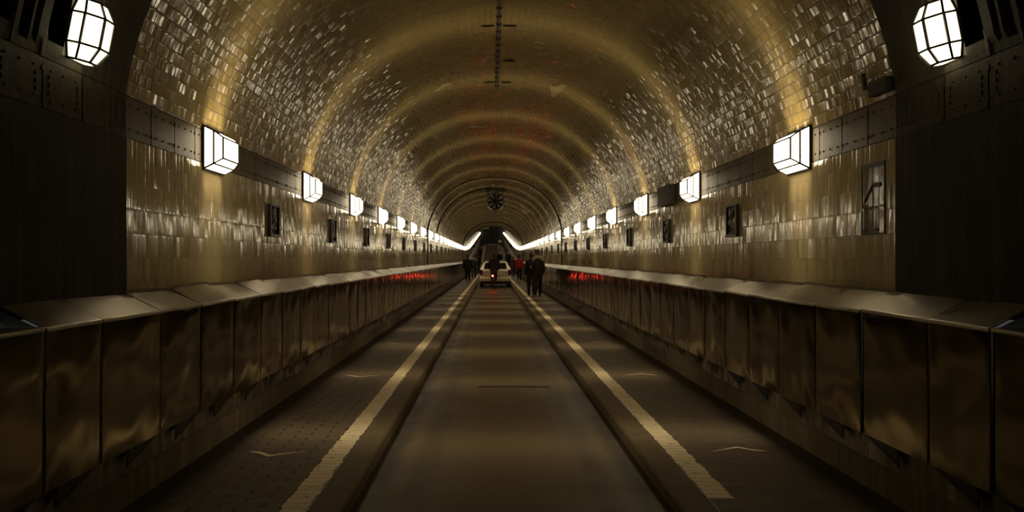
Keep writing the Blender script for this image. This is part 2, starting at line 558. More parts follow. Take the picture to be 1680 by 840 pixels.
# riveted iron band between wall tiles and vault, lamps sit on it
def iron_band(side, idx):
    b = MB()
    y = Y0
    W = 0.345
    while y < YEND:
        far = y > 34
        w = W if not far else W * 4
        y1 = min(YEND, y + w)
        near = y < YJ - 0.01
        if near and y1 > YJ: y1 = YJ
        x = side * (WX + (0.004 if not near else -0.010))
        z0, z1, r0, r1 = 2.224, 2.498, ramp(y), ramp(y1)
        g = 0.006
        b.quad((x, y + g, z0 + .006 + r0), (x, y1 - g, z0 + .006 + r1), (x, y1 - g, z1 - .006 + r1), (x, y + g, z1 - .006 + r0), 2 if near else 0)
        xb = x + side * 0.012                       # dark joint behind the plates
        b.quad((xb, y, z0 + r0 - .02), (xb, y1, z0 + r1 - .02), (xb, y1, z1 + r1 + .03), (xb, y, z1 + r0 + .03), 1)
        if y < 30:
            wd = y1 - y
            for zz in (2.285, 2.438):
                for k in (0.2, 0.5, 0.8):
                    c = (x, y + wd * k, zz)
                    b.ball(c, (0.008, 0.008, 0.008), 1, 6, 4)
                b.box((min(x, x - side * .006), y - 0.006, zz - 0.012), (max(x, x - side * .006), y + 0.006, zz + 0.012), 1)
            if near:
                for zz in (2.32, 2.36, 2.40):
                    for k in (0.15, 0.85): b.box((min(x, x - side * .006), y + wd * k - .004, zz - .012), (max(x, x - side * .006), y + wd * k + .004, zz + .012), 1)
        y = y1
    tag(b.build('trim_%d' % idx, [M['iron_band'], M['iron_dark'], M['iron_near']]), kind='structure')


iron_band(-1, 3); iron_band(1, 4)


# bare cast rings of the near section with pockets between their flanges
def near_rings():
    b = MB()
    pf, ar = vault_profile(150)
    ys = []
    y = Y0
    while y < YJ + 1e-6: ys.append(round(y, 4)); y += 0.0155
    ys[-1] = YJ
    n = len(pf)
    nrm = []
    for k in range(n):
        p, q = pf[max(0, k - 1)], pf[min(n - 1, k + 1)]
        t = Vector((q[0] - p[0], q[1] - p[1])).normalized()
        nrm.append((t.y, -t.x))     # outwards
    tot = ar[-1]
    for yy in ys:
        t = (3.95 - yy)
        for k, (x, z) in enumerate(pf):
            s = min(ar[k], tot - ar[k])
            off = -0.012
            if t > 0:
                ph = t % 0.45
                if 0.05 < ph < 0.085: off = 0.0
                elif 0.11 < ph < 0.17: off = 0.04
                elif 0.215 < ph < 0.43:
                    c = abs(ph - 0.3225) / 0.1075
                    lim = 0.10 + 0.09 * (c ** 3)
                    off = 0.16 if s > lim else -0.012
                else: off = -0.02
                if 0.0 <= ph < 0.2 and s < 0.05: off = -0.012
            b.v.append((x + nrm[k][0] * off, yy, z + nrm[k][1] * off))
    for j in range(len(ys) - 1):
        for k in range(n - 1):
            b.face((j * n + k, j * n + k + 1, (j + 1) * n + k + 1, (j + 1) * n + k), 0)
    # end face of the bare rings against the tiled vault
    m0 = len(b.v)
    for k, (x, z) in enumerate(pf): b.v.append((x + nrm[k][0] * .06, YJ, z + nrm[k][1] * .06))
    j = len(ys) - 1
    for k in range(n - 1): b.face((j * n + k, j * n + k + 1, m0 + k + 1, m0 + k), 0)
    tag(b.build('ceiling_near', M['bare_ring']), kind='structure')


near_rings()


# thin dark joint rings round the tube
def joint_ring(y, w, proud, idx, full=True):
    b = MB()
    pf, _ = vault_profile(64, off=-proud)
    pts = list(pf)
    if full: pts = [(WX - proud, 1.2)] + pts + [(-(WX - proud), 1.2)]
    b.loft(pts, [y - w / 2, y + w / 2], 0)
    q, _ = vault_profile(64, off=0.01)
    for yy in (y - w / 2, y + w / 2):
        po = list(q)
        if full: po = [(WX + .01, 1.2)] + po + [(-WX - .01, 1.2)]
        for i in range(len(pts) - 1):
            z = ramp(y)
            b.quad((pts[i][0], yy, pts[i][1] + z), (pts[i + 1][0], yy, pts[i + 1][1] + z), (po[i + 1][0], yy, po[i + 1][1] + z), (po[i][0], yy, po[i][1] + z))
    tag(b.build('trim_%d' % idx, M['iron_dark']), kind='structure')


joint_ring(25.0, 0.09, 0.03, 5)
joint_ring(55.5, 0.25, 0.04, 6)


# far end: dark shaft portal
def far_end():
    z = ramp(YEND)
    b = MB()
    pf, _ = vault_profile(40)
    pts = [(WX, 0)] + pf + [(-WX, 0)]
    b.poly([(x, YEND, zz + z) for x, zz in pts], 0)
    o = b.build('wall_end', M['vault_tile'])
    tag(o, kind='structure')
    b = MB()
    y = YEND - 0.25
    b.box((-1.85, y, z), (1.85, y + .2, z + 3.55), 0)
    for x in (-1.85, -0.62, 0.62, 1.79): b.box((x, y - .06, z), (x + .07, y, z + 3.55), 1)
    b.box((-1.9, y - .08, z + 3.5), (1.9, y, z + 3.62), 1)
    b.box((-1.85, y - .05, z + 2.4), (1.85, y, z + 2.47), 1)
    tag(b.build('door_1', [M['black'], simple('door_frame', (.06, .045, .03), .5)]), kind='structure')


far_end()

# ------------------------------------------------------------------ lamps
def spot(name, parent, loc, ang, energy, narrow):
    """the lamp's own light: wide across the tube, narrow along it"""
    L = bpy.data.lights.get(name) or bpy.data.lights.new(name, 'SPOT')
    L.energy = energy; L.color = LIGHT; L.spot_size = math.radians(170); L.spot_blend = 1.0; L.shadow_soft_size = 0.065
    o = bpy.data.objects.new(name, L); COL.objects.link(o)
    d = Vector((-math.cos(ang), 0, math.sin(ang)))
    Z = -d; X = Vector((0, 1, 0)); Yv = Z.cross(X)
    mt = Matrix((X, Yv, Z)).transposed().to_4x4()
    mt = Matrix.Translation(loc) @ mt @ Matrix.Diagonal((narrow, 1, 1, 1))
    o.parent = parent
    o.matrix_local = mt
    return o


def cage_lamp(name, rings, hl_plate, hh_plate, bw=0.0085, glass='lamp_glass'):
    """built for the right wall: local -x points into the tube, y along it. rings: list of closed loops, from the wall inwards"""
    root = empty(name, (0, 0, 0))
    b = MB()
    b.box((-0.012, -hl_plate, -hh_plate), (0.0, hl_plate, hh_plate))
    b.build('back_plate', M['black'], root)
    b = MB(); b.box((-0.016, -hl_plate + .03, -hh_plate + .03), (-0.0125, hl_plate - .03, hh_plate - .03))
    b.build('reflector', M['lamp_white'], root)
    g, f = MB(), MB()
    for r0, r1 in zip(rings, rings[1:]):
        n = len(r0)
        for i in range(n):
            j = (i + 1) % n
            quad = [r0[i], r0[j], r1[j], r1[i]]
            pts = []
            for p in quad:
                if not pts or (Vector(p) - Vector(pts[-1])).length > 1e-4: pts.append(p)
            if (Vector(pts[0]) - Vector(pts[-1])).length < 1e-4: pts.pop()
            if len(pts) >= 3: g.poly(pts)
            f.bar(r0[i], r1[i], bw)
            f.bar(r1[i], r1[j], bw)
            f.bar(r0[i], r0[j], bw)
    g.poly(rings[-1])
    g.build('glass_shade', M[glass], root)
    f.build('cage_frame', M['black'], root)
    return root


def rect_loop(x, hl, hh, ch=0.0):
    return [(-x, -hl, -hh), (-x, hl, -hh), (-x, hl, hh), (-x, -hl, hh)]


HALF = 0.215
proto = cage_lamp('wall_lamp', [rect_loop(0.014, HALF - .006, 0.170), rect_loop(0.092, HALF - .006, 0.132), rect_loop(0.150, 0.165, 0.085)], HALF, 0.178)
for z in (-0.065, 0.065):
    for e in (-1, 1):
        b = MB(); b.lathe([(0.0, 0), (0.020, 0.0), (0.018, 0.028), (0.012, 0.05), (0.0, 0.055)], (0, 0, 0), 'X', 12)
        o = b.build('lamp_holder', M['lamp_holder'], proto)
        o.location = (-0.016, e * 0.15, z); o.rotation_euler = (0, 0, PI)

N_LAMP = 49
lamps = []
for side in (1, -1):
    for k in range(N_LAMP):
        y = 5.70 if k == 0 else 5.81 + S_LAMP * k
        r = proto if (side == 1 and k == 0) else copy_tree(proto)
        r.location = (side * (WX - 0.0), y, 2.352 + ramp(y))
        r.rotation_euler = (0, 0, 0 if side > 0 else PI)
        sd = 'right' if side > 0 else 'left'
        if k == 0: lab = 'lit caged box lamp nearest on the %s tiled wall' % sd
        else: lab = 'lit caged box lamp, %s along the iron band of the %s wall' % (ordinal(k + 1), sd)
        tag(r, lab, 'lamp', 'caged wall lamps along the %s wall' % sd)
        lamps.append((r, k))
for r, k in lamps:
    if k < 20:
        for e in (-.13, 0.0, .13):
            spot('lamp_beam_up', r, (-0.085, e, 0.03), math.radians(58), 105.0, 0.09)
            spot('lamp_beam_down', r, (-0.085, e, -0.03), math.radians(-50), 120.0, 0.09)


def portal_loop(z, s, hl=0.105, d=0.085, D=0.160, hi=0.045):
    return [(-0.014, -hl * s, z), (-d * s, -hl * s, z), (-D * s, -hi * s, z), (-D * s, hi * s, z), (-d * s, hl * s, z), (-0.014, hl * s, z)]


pl = cage_lamp('portal_lamp', [portal_loop(-0.165, .70), portal_loop(-0.082, 1.0), portal_loop(0.082, 1.0), portal_loop(0.165, .70)], 0.115, 0.175, 0.008, 'portal_glass')
b = MB(); b.poly(portal_loop(-0.165, .70)); o = b.build('bottom_glass', M['portal_glass'], pl)
for side in (1, -1):
    r = pl if side > 0 else copy_tree(pl)
    r.location = (side * 2.415, 3.79, 2.715)
    r.rotation_mode = 'XYZ'
    r.rotation_euler = (0, -math.radians(11) * 1, 0) if side > 0 else (0, -math.radians(11), PI)
    sd = 'right' if side > 0 else 'left'
    tag(r, 'lit octagonal caged lamp on the bare %s side above the dark wall' % sd, 'lamp', 'octagonal lamps on the bare rings')

# ------------------------------------------------------------------ steel panels
def wav(seed, y, z, a):
    return a * (mnoise.noise(Vector((y * 2.6 + seed * 17.3, z * 2.2, seed * 3.1))) + 0.5 * mnoise.noise(Vector((y * 6 + seed * 7.3, z * 5, 9.0 + seed))))


def front_mesh(w, seed):
    """right-hand panel; local origin at its near lower corner, y along the tube, -x into the tube"""
    b = MB()
    nz, H = 16, 0.78
    yl = [.004, .006, .011, .018] + [.018 + (w - .036) * k / 14 for k in range(1, 14)] + [w - .018, w - .011, w - .006, w - .004]
    ny = len(yl) - 1
    xo = {0: .011, 1: .004, 2: .0006, ny: .011, ny - 1: .004, ny - 2: .0006}
    n0 = len(b.v)
    for j in range(nz + 1):
        for i in range(ny + 1):
            z = H * j / nz
            y = yl[i]
            fold = xo.get(i, 0.0)
            ed = min(1.0, min(y, w - y) / 0.06) * min(1.0, min(z, H - z) / 0.05)
            b.v.append((wav(seed, y, z, 0.010) * ed + fold, y, z))
    for j in range(nz):
        for i in range(ny):
            b.face((n0 + j * (ny + 1) + i, n0 + (j + 1) * (ny + 1) + i, n0 + (j + 1) * (ny + 1) + i + 1, n0 + j * (ny + 1) + i + 1), smooth=True)
    # folded flanges at both ends and below
    for y in (0.004, w - 0.004): b.quad((.011, y, 0), (0.035, y, 0), (0.035, y, H), (.011, y, H))
    b.quad((0, 0.004, 0), (0, w - .004, 0), (.03, w - .004, 0), (.03, .004, 0))
    return b.mesh('front_sheet', M['steel'])


def lid_mesh(w, seed, flat=False):
    b = MB()
    t = 0.005
    dz = 0.0 if flat else 0.108
    x1 = 0.215
    lift = 0.016 * random.random() - .002; tw = random.uniform(-.012, .012)
    P = [(-0.006, 0.002, 0.0), (x1, 0.002, dz), (x1, w - .003, dz + lift * .3), (-0.006, w - .003, lift)]
    ny = 6
    for i in range(ny):
        f0, f1 = i / ny, (i + 1) / ny
        def at(f, x):
            z = (dz * (x + .006) / (x1 + .006)) + lift * f * .8 + tw * f * (x + .006) / x1 + wav(seed + 40, f * w, x, .005)
            return (x, .005 + (w - .010) * f, z)
        xs = [-.006, .002] + [.002 + (x1 - .002) * k / 4 for k in range(1, 5)]
        for xa, xb in zip(xs, xs[1:]):
            b.quad(at(f0, xa), at(f0, xb), at(f1, xb), at(f1, xa), smooth=True)
        a, c = at(f0, -.006), at(f1, -.006)
        lip = [(0, 0), (-.005, -.004), (-.006, -.010), (-.006, -.020)]
        for (dx, dzz), (ex, ez) in zip(lip, lip[1:]):
            b.quad((a[0] + dx, a[1], a[2] + dzz), (c[0] + dx, c[1], c[2] + dzz), (c[0] + ex, c[1], c[2] + ez), (a[0] + ex, a[1], a[2] + ez), smooth=True)
    a, c = at(0, -.006), at(0, x1)
    b.quad(a, c, (c[0], c[1], c[2] - .01), (a[0], a[1], a[2] - .01))
    # short upstand against the wall
    if not flat:
        a, c = at(0, x1), at(1, x1)
        b.quad(a, c, (c[0] - .002, c[1], c[2] + .022), (a[0] - .002, a[1], a[2] + .022))
    me = b.mesh('top_lid', M['steel_lid'])
    bm = bmesh.new(); bm.from_mesh(me); bmesh.ops.remove_doubles(bm, verts=bm.verts, dist=1e-5); bm.to_mesh(me); bm.free()
    return me


def gusset_mesh(w):
    b = MB()
    for x in (0.008, 0.014):
        b.poly([(x, w - .02, 0.002), (x, w - .36, 0.002), (x, w - .375, -0.095)])
    b.bar((0.010, w - .02, 0.0), (0.010, w - .375, -.098), 0.006)
    return b.mesh('gusset', M['black'])


def mesh_mirror(me):
    m2 = me.copy()
    for v in m2.vertices: v.co.x = -v.co.x
    m2.flip_normals()
    return m2


edges = [1.44, 2.02, 2.60, 3.21, 3.68, 4.34, 4.95, 5.58]
while len(edges) < 151: edges.append(edges[-1] + 0.65)
lib = {}


def panel_meshes(w, seed, side, flat):
    key = (round(w, 3), seed, side, flat)
    if key not in lib:
        f, l, g = front_mesh(w, seed), lid_mesh(w, seed, flat), gusset_mesh(w)
        if side < 0: f, l, g = mesh_mirror(f), mesh_mirror(l), mesh_mirror(g)
        lib[key] = (f, l, g)
    return lib[key]


rnd = random.Random(3)
for side in (-1, 1):
    sd = 'left' if side < 0 else 'right'
    visible = 0
    for i in range(len(edges) - 1):
        y0, w = edges[i], edges[i + 1] - edges[i]
        seed = i % 9 if i < 40 else i % 4
        if i < 10: seed = i + (20 if side > 0 else 0)
        f, l, g = panel_meshes(w, seed, side, y0 < 3.0)
        r = empty('steel_panel', (side * (PX + rnd.uniform(-.003, .003)), y0, 0.345 + ramp(y0)))
        if i == 2: lab = 'steel panel with a flat lid at the very front of the %s side' % sd
        elif i < 2: lab = 'steel panel standing before the foremost flat-lidded one on the %s, number %d' % (sd, i + 1)
        elif i == 5: lab = 'steel panel under the start of the tiling on the %s wall' % sd
        else: lab = 'sloping-lidded steel wall panel, %s behind the flat-lidded one on the %s' % (ordinal(i - 2), sd)
        tag(r, lab, 'panel', 'steel panels along the foot of the %s wall' % sd)
        sh = math.atan((ramp(y0 + w) - ramp(y0)) / w)
        r.rotation_euler = (sh, 0, 0)
        for nm, me in (('front_sheet', f), ('top_lid', l), ('gusset', g)):
            if nm == 'gusset' and y0 > 40: continue
            o = bpy.data.objects.new(nm, me); COL.objects.link(o); o.parent = r
            if nm == 'top_lid': o.location = (0, 0, 0.78)
            if nm == 'front_sheet': o.rotation_euler = (0, 0, rnd.uniform(-.006, .006))
        if i == 3:        # grey end cheek of the first sloping lid
            b = MB(); s = side
            b.poly([(s * 0.004, 0.003, 0.765), (s * 0.214, .003, .765), (s * .214, .003, .86), (s * .10, .003, .812)])
            b.build('end_cheek', M['steel_grey'], r)
# the rest far up the ramp, a few pixels in all
b = MB()
ys = [edges[-1] + 2 * k for k in range(200) if edges[-1] + 2 * k < YEND] + [YEND]
for side in (-1, 1):
    b.loft([(side * PX, .345), (side * PX, 1.125), (side * (WX), 1.235)], ys, 0)
tag(b.build('steel_cladding', M['steel_lid']), 'steel cladding far up the ramp before the dark far portal', 'cladding', kind='stuff')

# ------------------------------------------------------------------ relief plaques
def relief_meshes(seed):
    b = MB()
    n, W, H = 26, 0.27, 0.30
    for j in range(n + 1):
        for i in range(n + 1):
            y, z = W * (i / n - .5), H * (j / n - .5)
            p = Vector((y * 9 + seed * 5.1, z * 6, seed * 2.7))
            h = 0.014 * abs(mnoise.noise(p)) + 0.012 * mnoise.noise(p * 2.1) + 0.012 * math.exp(-((y - .04 * math.sin(z * 22 + seed)) / .03) ** 2) * (1 if abs(z) < .11 else 0)
            if i in (0, n) or j in (0, n): h = 0
            b.v.append((-0.012 - max(-.004, h), y, z))
    for j in range(n):
        for i in range(n):
            b.face((j * (n + 1) + i, (j + 1) * (n + 1) + i, (j + 1) * (n + 1) + i + 1, j * (n + 1) + i + 1), smooth=True)
    r = b.mesh('relief', M['relief'])
    f = MB()
    for lo, hi in (((-.034, -.16, -.175), (0, -.132, .165)), ((-.034, .132, -.175), (0, .16, .165)), ((-.034, -.132, .147), (0, .132, .165)), ((-.04, -.165, -.175), (0, .165, -.147))):
        f.box(lo, hi)
    return r, f.mesh('frame', M['relief_frame'])


M['relief'] = simple('brown_majolica', (0.045, 0.030, 0.016), 0.22, var=.5, vscale=25)
M['relief_frame'] = simple('relief_frame', (0.018, 0.012, 0.008), 0.35)
rel = [relief_meshes(s) for s in range(4)]
for side in (-1, 1):
    sd = 'left' if side < 0 else 'right'
    for k in range(18):
        y = 7.25 + 2.72 * k
        r = empty('relief_plaque', (side * WX, y, 1.86), 0 if side > 0 else PI)
        lab = 'dark framed relief plaque nearest the camera on the %s tiled wall' % sd if k == 0 else 'dark framed relief plaque, %s along the %s tiled wall' % (ordinal(k + 1), sd)
        tag(r, lab, 'plaque', 'relief plaques on the %s wall' % sd)
        for nm, me in zip(('relief', 'frame'), rel[(k + (2 if side > 0 else 0)) % 4]):
            o = bpy.data.objects.new(nm, me); COL.objects.link(o); o.parent = r

# ------------------------------------------------------------------ chevrons painted on the paths
def chevron(x, y, d, lab):
    b = MB()
    z = 0.003
    L = [(-0.205, 0.0), (-0.10, .055 * 1.0), (-0.02, .10), (.20, 0.01)]
    top = [(-.205, .0), (-.115, .045), (-.025, .125), (.20, .0)]
    bot = [(-.205, -.012), (-.12, .0), (-.02, .085), (.20, -.012)]
    for i in range(3):
        pts = [(x + top[i][0] * d * -1, y + d * top[i][1], z), (x + top[i + 1][0] * d * -1, y + d * top[i + 1][1], z),
               (x + bot[i + 1][0] * d * -1, y + d * bot[i + 1][1], z), (x + bot[i][0] * d * -1, y + d * bot[i][1], z)]
        b.poly([(p[0], p[1], z) for p in pts])
    o = b.build('direction_chevron', M['paint'])
    tag(o, lab, 'marking', 'painted chevrons on the paths')


PLACE = ['nearest', 'second', 'third', 'fourth', 'fifth']
for k, y in enumerate((5.13, 8.5, 11.8, 15.2)):
    chevron(-1.74, y, -1, '%s pale painted chevron on the left brick path' % PLACE[k])
    chevron(1.745, y + .02, 1, '%s pale painted chevron on the right path' % PLACE[k])

# ------------------------------------------------------------------ small fittings
def boxy_fit(name, side, y, z, ly, lz, d, mat, label, cat, lid=True):
    r = empty(name, (side * WX, y, z), 0 if side > 0 else PI)
    b = MB(); b.box((-d, -ly / 2, -lz / 2), (0, ly / 2, lz / 2)); b.build('body', mat, r, fix=True)
    if lid:
        b = MB(); b.box((-d - .008, -ly / 2 - .006, -lz / 2 - .006), (-d, ly / 2 + .006, lz / 2 + .006))
        for sy in (-1, 1):
            for sz in (-1, 1): b.ball((-d - .009, sy * (ly / 2 - .02), sz * (lz / 2 - .02)), .006, 0, 8, 5)
        b.build('lid', mat, r)
    tag(r, label, cat)
    return r


boxy_fit('junction_box', 1, 9.9, 2.365, 0.66, 0.27, 0.075, M['iron_dark'], 'long dark junction box on the right iron band before the third lamp', 'box')
boxy_fit('junction_box', 1, 20.2, 2.365, 0.60, 0.25, 0.075, M['iron_dark'], 'small dark junction box far down the right iron band', 'box')
r = empty('cable_bracket', (2.452, 4.46, 2.56))
b = MB(); b.box((-.06, -.10, -.03), (0.0, .10, .06)); b.build('body', M['black'], r)
b = MB(); b.bar((-.03, .10, .04), (-.05, .15, .04), .018); b.bar((-.05, .15, .03), (-.07, .15, .14), .018); b.build('hook', M['black'], r)
tag(r, 'black hooked iron bracket at the start of the right vault tiling', 'bracket')

# bricked-up hatch on the right wall
r = empty('blocked_hatch', (WX, 4.60, 1.86))
b = MB()
for lo, hi in (((-.006, -.14, -.235), (0, -.132, .24)), ((-.006, .132, -.235), (0, .14, .24)), ((-.006, -.14, -.243), (0, .14, -.235)), ((-.007, -.14, .205), (0, .14, .24)), ((-.005, .0, -.235), (0, .006, .205))):
    b.box(lo, hi)
b.build('frame', M['iron_dark'], r)
b = MB()
b.quad((-.003, -.132, -.235), (-.003, -.132, .205), (-.003, .132, .205), (-.003, .132, -.235), 0, [(4.468, 1.625), (4.468, 2.065), (4.732, 2.065), (4.732, 1.625)])
b.build('tile_infill', M['wall_tile_old'] if 'wall_tile_old' in M else M['plinth_tile'], r)
b = MB()
b.box((-.008, -.095, .07), (-.002, -.02, .10)); b.build('hinge_plate', M['iron_dark'], r)
b = MB(); b.bar((-.006, 0.0, .09), (-.006, .10, -.02), .006); b.build('strut', M['iron_dark'], r)
b = MB(); b.box((-.008, -.06, -.225), (-.002, -.02, -.205)); b.build('lug', M['iron_dark'], r)
b = MB(); b.box((-.008, .06, -.228), (-.002, .12, -.205)); b.build('lug', M['iron_dark'], r)
tag(r, 'tall narrow tiled-up hatch with dark outline beside the dark right wall', 'hatch')

# conduit on the crown with clips, and slotted irons beside it
PF, _ = vault_profile(300)


def vz(x, off=0.0):
    best = min(PF, key=lambda p: abs(p[0] - x))
    return best[1] - off


r = empty('ceiling_conduit', (-0.03, 0.5, 0))
b = MB(); b.tube([(0, -.4 + 1.2 * k, vz(-.03, .012)) for k in range(11)], .014, 0, 8); b.build('pipe', M['iron_dark'], r)
for k in range(42):
    b = MB() if k == 0 else b
    if k == 0:
        b.box((-.030, -.012, vz(-.03, .028)), (.030, .012, vz(-.03))); o = b.build('clip', M['black'], r); first = o
    else:
        o = first.copy(); COL.objects.link(o); o.parent = r
    o.location = (0, -.3 + .283 * k, 0)
tag(r, 'dark conduit with clips running along the crown of the vault', 'conduit')
slots = [(-.17, 8.75, 'left'), (.11, 8.75, 'right'), (.14, 10.3, 'right'), (-.16, 11.55, 'left'), (.13, 11.55, 'right')]
names = ['front iron bar across the crown, left of the conduit', 'front iron bar across the crown, right of the conduit', 'lone iron bar across the crown, right of the conduit between the two pairs',
         'rear iron bar across the crown, left of the conduit end', 'rear iron bar across the crown, right of the conduit end']
for (x, y, _), nm in zip(slots, names):
    b = MB(); pts = [(x + .17 * (k / 6 - .5), y, vz(x + .17 * (k / 6 - .5), .008)) for k in range(7)]
    b.tube(pts, .013, 0, 6); o = b.build('ceiling_bar', M['black']); tag(o, 'dark ' + nm, 'bar', 'short irons on the vault crown')


# irregular paler patches on the vault and a loose flake
def vault_at(ang):
    """point + inward normal at an angle from the crown (radians, + to the right)"""
    n, a, bb, z0 = 2.2, 2.49, 2.45, 2.0
    t = PI / 2 - ang
    c, s = math.cos(t), math.sin(t)
    return a * math.copysign(abs(c) ** (2 / n), c), z0 + bb * abs(s) ** (2 / n)


M['blotch'] = simple('pale_blotch', (0.33, 0.255, 0.115), 0.5, var=.45, vscale=9)
M['flake'] = simple('white_flake', (0.9, 0.85, 0.72), 0.5)


def patch(a0, a1, y0, y1, seed, label, name='pale_patch'):
    b = MB(); rr = random.Random(seed)
    N = 22
    rows = []
    for k in range(N + 1):
        f = k / N
        a = a0 + (a1 - a0) * f
        env = math.sin(PI * min(1, max(0, f))) * (0.45 + 0.55 * rr.random())
        mid = (y0 + y1) / 2 + (y1 - y0) * .25 * math.sin(f * 5 + seed)
        h = (y1 - y0) / 2 * env
        x, z = vault_at(a)
        q = Vector((x, z - 2.0)).normalized() * .010
        rows.append(((x - q.x, mid - h, z - q.y), (x - q.x, mid + h, z - q.y)))
    for (p, q), (p2, q2) in zip(rows, rows[1:]): b.quad(p, q, q2, p2)
    o = b.build(name, M['blotch']); tag(o, label, 'patch', 'pale patches on the vault')


patch(-.42, -.27, 11.15, 11.5, 1, 'thin pale smear left of the crown by the hanging flake')
patch(.31, .42, 10.8, 11.9, 6, 'broad pale patch right of the crown')
patch(-.26, -.05, 15.0, 15.5, 4, 'long pale streak over the road, beyond the hanging flake')
patch(.52, .80, 33.0, 36.5, 5, 'pale patch right of the hanging fan, further back')
x, z = vault_at(-.19)
b = MB(); p = Vector((x, 10.95, z - .02))
pts = [p + Vector((-.02, 0, -.09)), p + Vector((-.03, .03, -.0)), p + Vector((.055, 0, .0)), p + Vector((.0, .0, -.02))]
b.poly([pts[0], pts[2], pts[1]]); b.poly([q + Vector((0, .006, 0.001)) for q in (pts[0], pts[1], pts[2])])
o = b.build('loose_flake', M['flake']); tag(o, 'small bright white triangular flake hanging from the vault', 'flake')

# transverse plate on the road and a dark repair
M['yellow_strip'] = simple('yellow_strip', (0.50, 0.27, 0.07), 0.45)
y = 1.55 * FPX / 80.5
b = MB(); b.box((-.96, y - .16, -.0995), (.96, y + .16, -.093)); tag(b.build('road_strip', M['yellow_strip'], fix=True), 'ochre strip laid across the roadway', 'strip')
b = MB(); b.box((-.28, 8.25, -.0995), (.58, 8.33, -.096)); tag(b.build('road_joint', M['iron_dark'], fix=True), 'short dark metal joint across the roadway', 'joint')

# jet fan hanging from the crown, its bracket, camera and feed pipe
def jet_fan():
    y, xc, zc = 28.4, 0.05, CAM_Z + 95.5 * 28.4 / FPX
    r = empty('tunnel_fan', (xc, y, zc))
    b = MB(); b.lathe([(.30, .02), (.30, 1.5), (.345, 1.52), (.355, 1.5), (.355, .06), (.365, .0), (.345, -.02), (.305, .0), (.30, .02)], (0, 0, 0), 'Y', 40)
    b.build('housing', M['fan_grey'], r)
    b = MB(); b.lathe([(0, .05), (.07, .06), (.10, .10), (.10, .4), (0, .42)], (0, 0, 0), 'Y', 24); b.build('hub', M['black'], r)
    for k in range(8):
        t = 2 * PI * k / 8 + .2
        b = MB()
        ax = Vector((math.cos(t), 0, math.sin(t))); tg = Vector((-math.sin(t), .45, math.cos(t))).normalized()
        p = [ax * .08 - tg * .035, ax * .08 + tg * .035, ax * .295 + tg * .065, ax * .295 - tg * .065]
        q = [v + Vector((0, .012, 0)) for v in p]
        off = Vector((0, .14, 0))
        b.poly([v + off for v in p]); b.poly([v + off for v in reversed(q)])
        for i in range(4): b.poly([p[i] + off, p[(i + 1) % 4] + off, q[(i + 1) % 4] + off, q[i] + off])
        b.build('blade', M['black'], r)
    top = vz(xc) - zc
    b = MB(); b.box((-.42, .1, top - .12), (.42, .75, top - .075))
    for sx in (-1, 1):
        b.bar((sx * .25, .2, .25), (sx * .36, .2, top - .10), .022); b.bar((sx * .25, .65, .25), (sx * .36, .65, top - .10), .022)
        b.bar((sx * .36, .2, top - .1), (sx * .36, .2, top + .0), .02); b.bar((sx * .36, .65, top - .1), (sx * .36, .65, top + .0), .02)
    b.build('mounting_bracket', M['iron_dark'], r)
    tag(r, 'round dark tunnel fan hanging from the vault crown', 'fan')
    c = empty('ceiling_camera', (xc - .10, y - .05, zc + .45))
    b = MB(); b.lathe([(0, -.05), (.055, -.05), (.075, -.03), (.075, .2), (0, .21)], (0, 0, 0), 'Y', 20); b.build('housing', M['fan_grey'], c)
    b = MB(); b.lathe([(0, -.056), (.045, -.053), (.05, -.045)], (0, 0, 0), 'Y', 20); b.build('lens', M['black'], c)
    b = MB(); b.bar((0, .1, .06), (0, .1, vz(xc - .1) - zc - .45 - .02), .015); b.build('stem', M['black'], c)
    tag(c, 'small round camera above the hanging tunnel fan', 'camera')
    b = MB(); pts = []
    for k in range(29):
        x, z = vault_at(-.06 - 1.42 * k / 28)
        q = Vector((x, z - 2.0)).normalized() * .03
        pts.append((x - q.x, y + .3, z - q.y))
    b.tube(pts, .025, 0, 8)
    o = b.build('fan_conduit', M['iron_dark']); tag(o, 'dark feed pipe curving down the left vault from the fan', 'pipe')


M['fan_grey'] = simple('fan_grey', (0.06, 0.05, 0.035), 0.5, 0.3)
M['fan_grille'] = simple('fan_grille', (0.75, 0.68, 0.6), 0.6)
jet_fan()

# things up the ramp
M['globe'] = simple('white_globe', (0.85, 0.8, 0.7), 0.35)
y = 100.0
r = empty('globe_post', ((820 - 806) * y / FPX + CAM_X, y, ramp(y)))
b = MB(); b.bar((0, 0, 0), (0, 0, 1.75), .05, 0, 10); b.build('post', M['fan_grey'], r)
b = MB(); b.ball((0, 0, 2.0), .27, 0, 20, 14); b.build('globe', M['globe'], r)
tag(r, 'white globe on a post far up the ramp right of the roadway', 'post')
for side in (-1, 1):
    y = 80.0
    r = empty('loudspeaker', (side * (WX), y, 2.12 + ramp(y)), 0 if side > 0 else PI)
    b = MB(); b.lathe([(0, -.42), (.19, -.42), (.20, -.40), (.10, -.15), (.09, 0)], (0, 0, 0), 'X', 20); b.build('horn', M['black'], r)
    b = MB(); b.bar((0, 0, 0), (0, 0, .25), .03); b.build('bracket', M['black'], r)
    tag(r, 'dark round loudspeaker far off on the %s wall where the ramp climbs' % ('left' if side < 0 else 'right'), 'loudspeaker')
r = empty('exit_sign', (-1.35, YEND - 1.2, ramp(YEND - 1.2) + 3.35))
b = MB(); b.box((-.75, -.05, -.22), (.75, .05, .22)); b.build('board', simple('sign_yellow', (.65, .5, .12), .5), r)
b = MB(); b.bar((-.6, 0, .2), (-.6, 0, .55), .02); b.bar((.6, 0, .2), (.6, 0, .9), .02); b.build('hanger', M['black'], r)
tag(r, 'yellowish sign board hanging left above the dark far portal', 'sign')

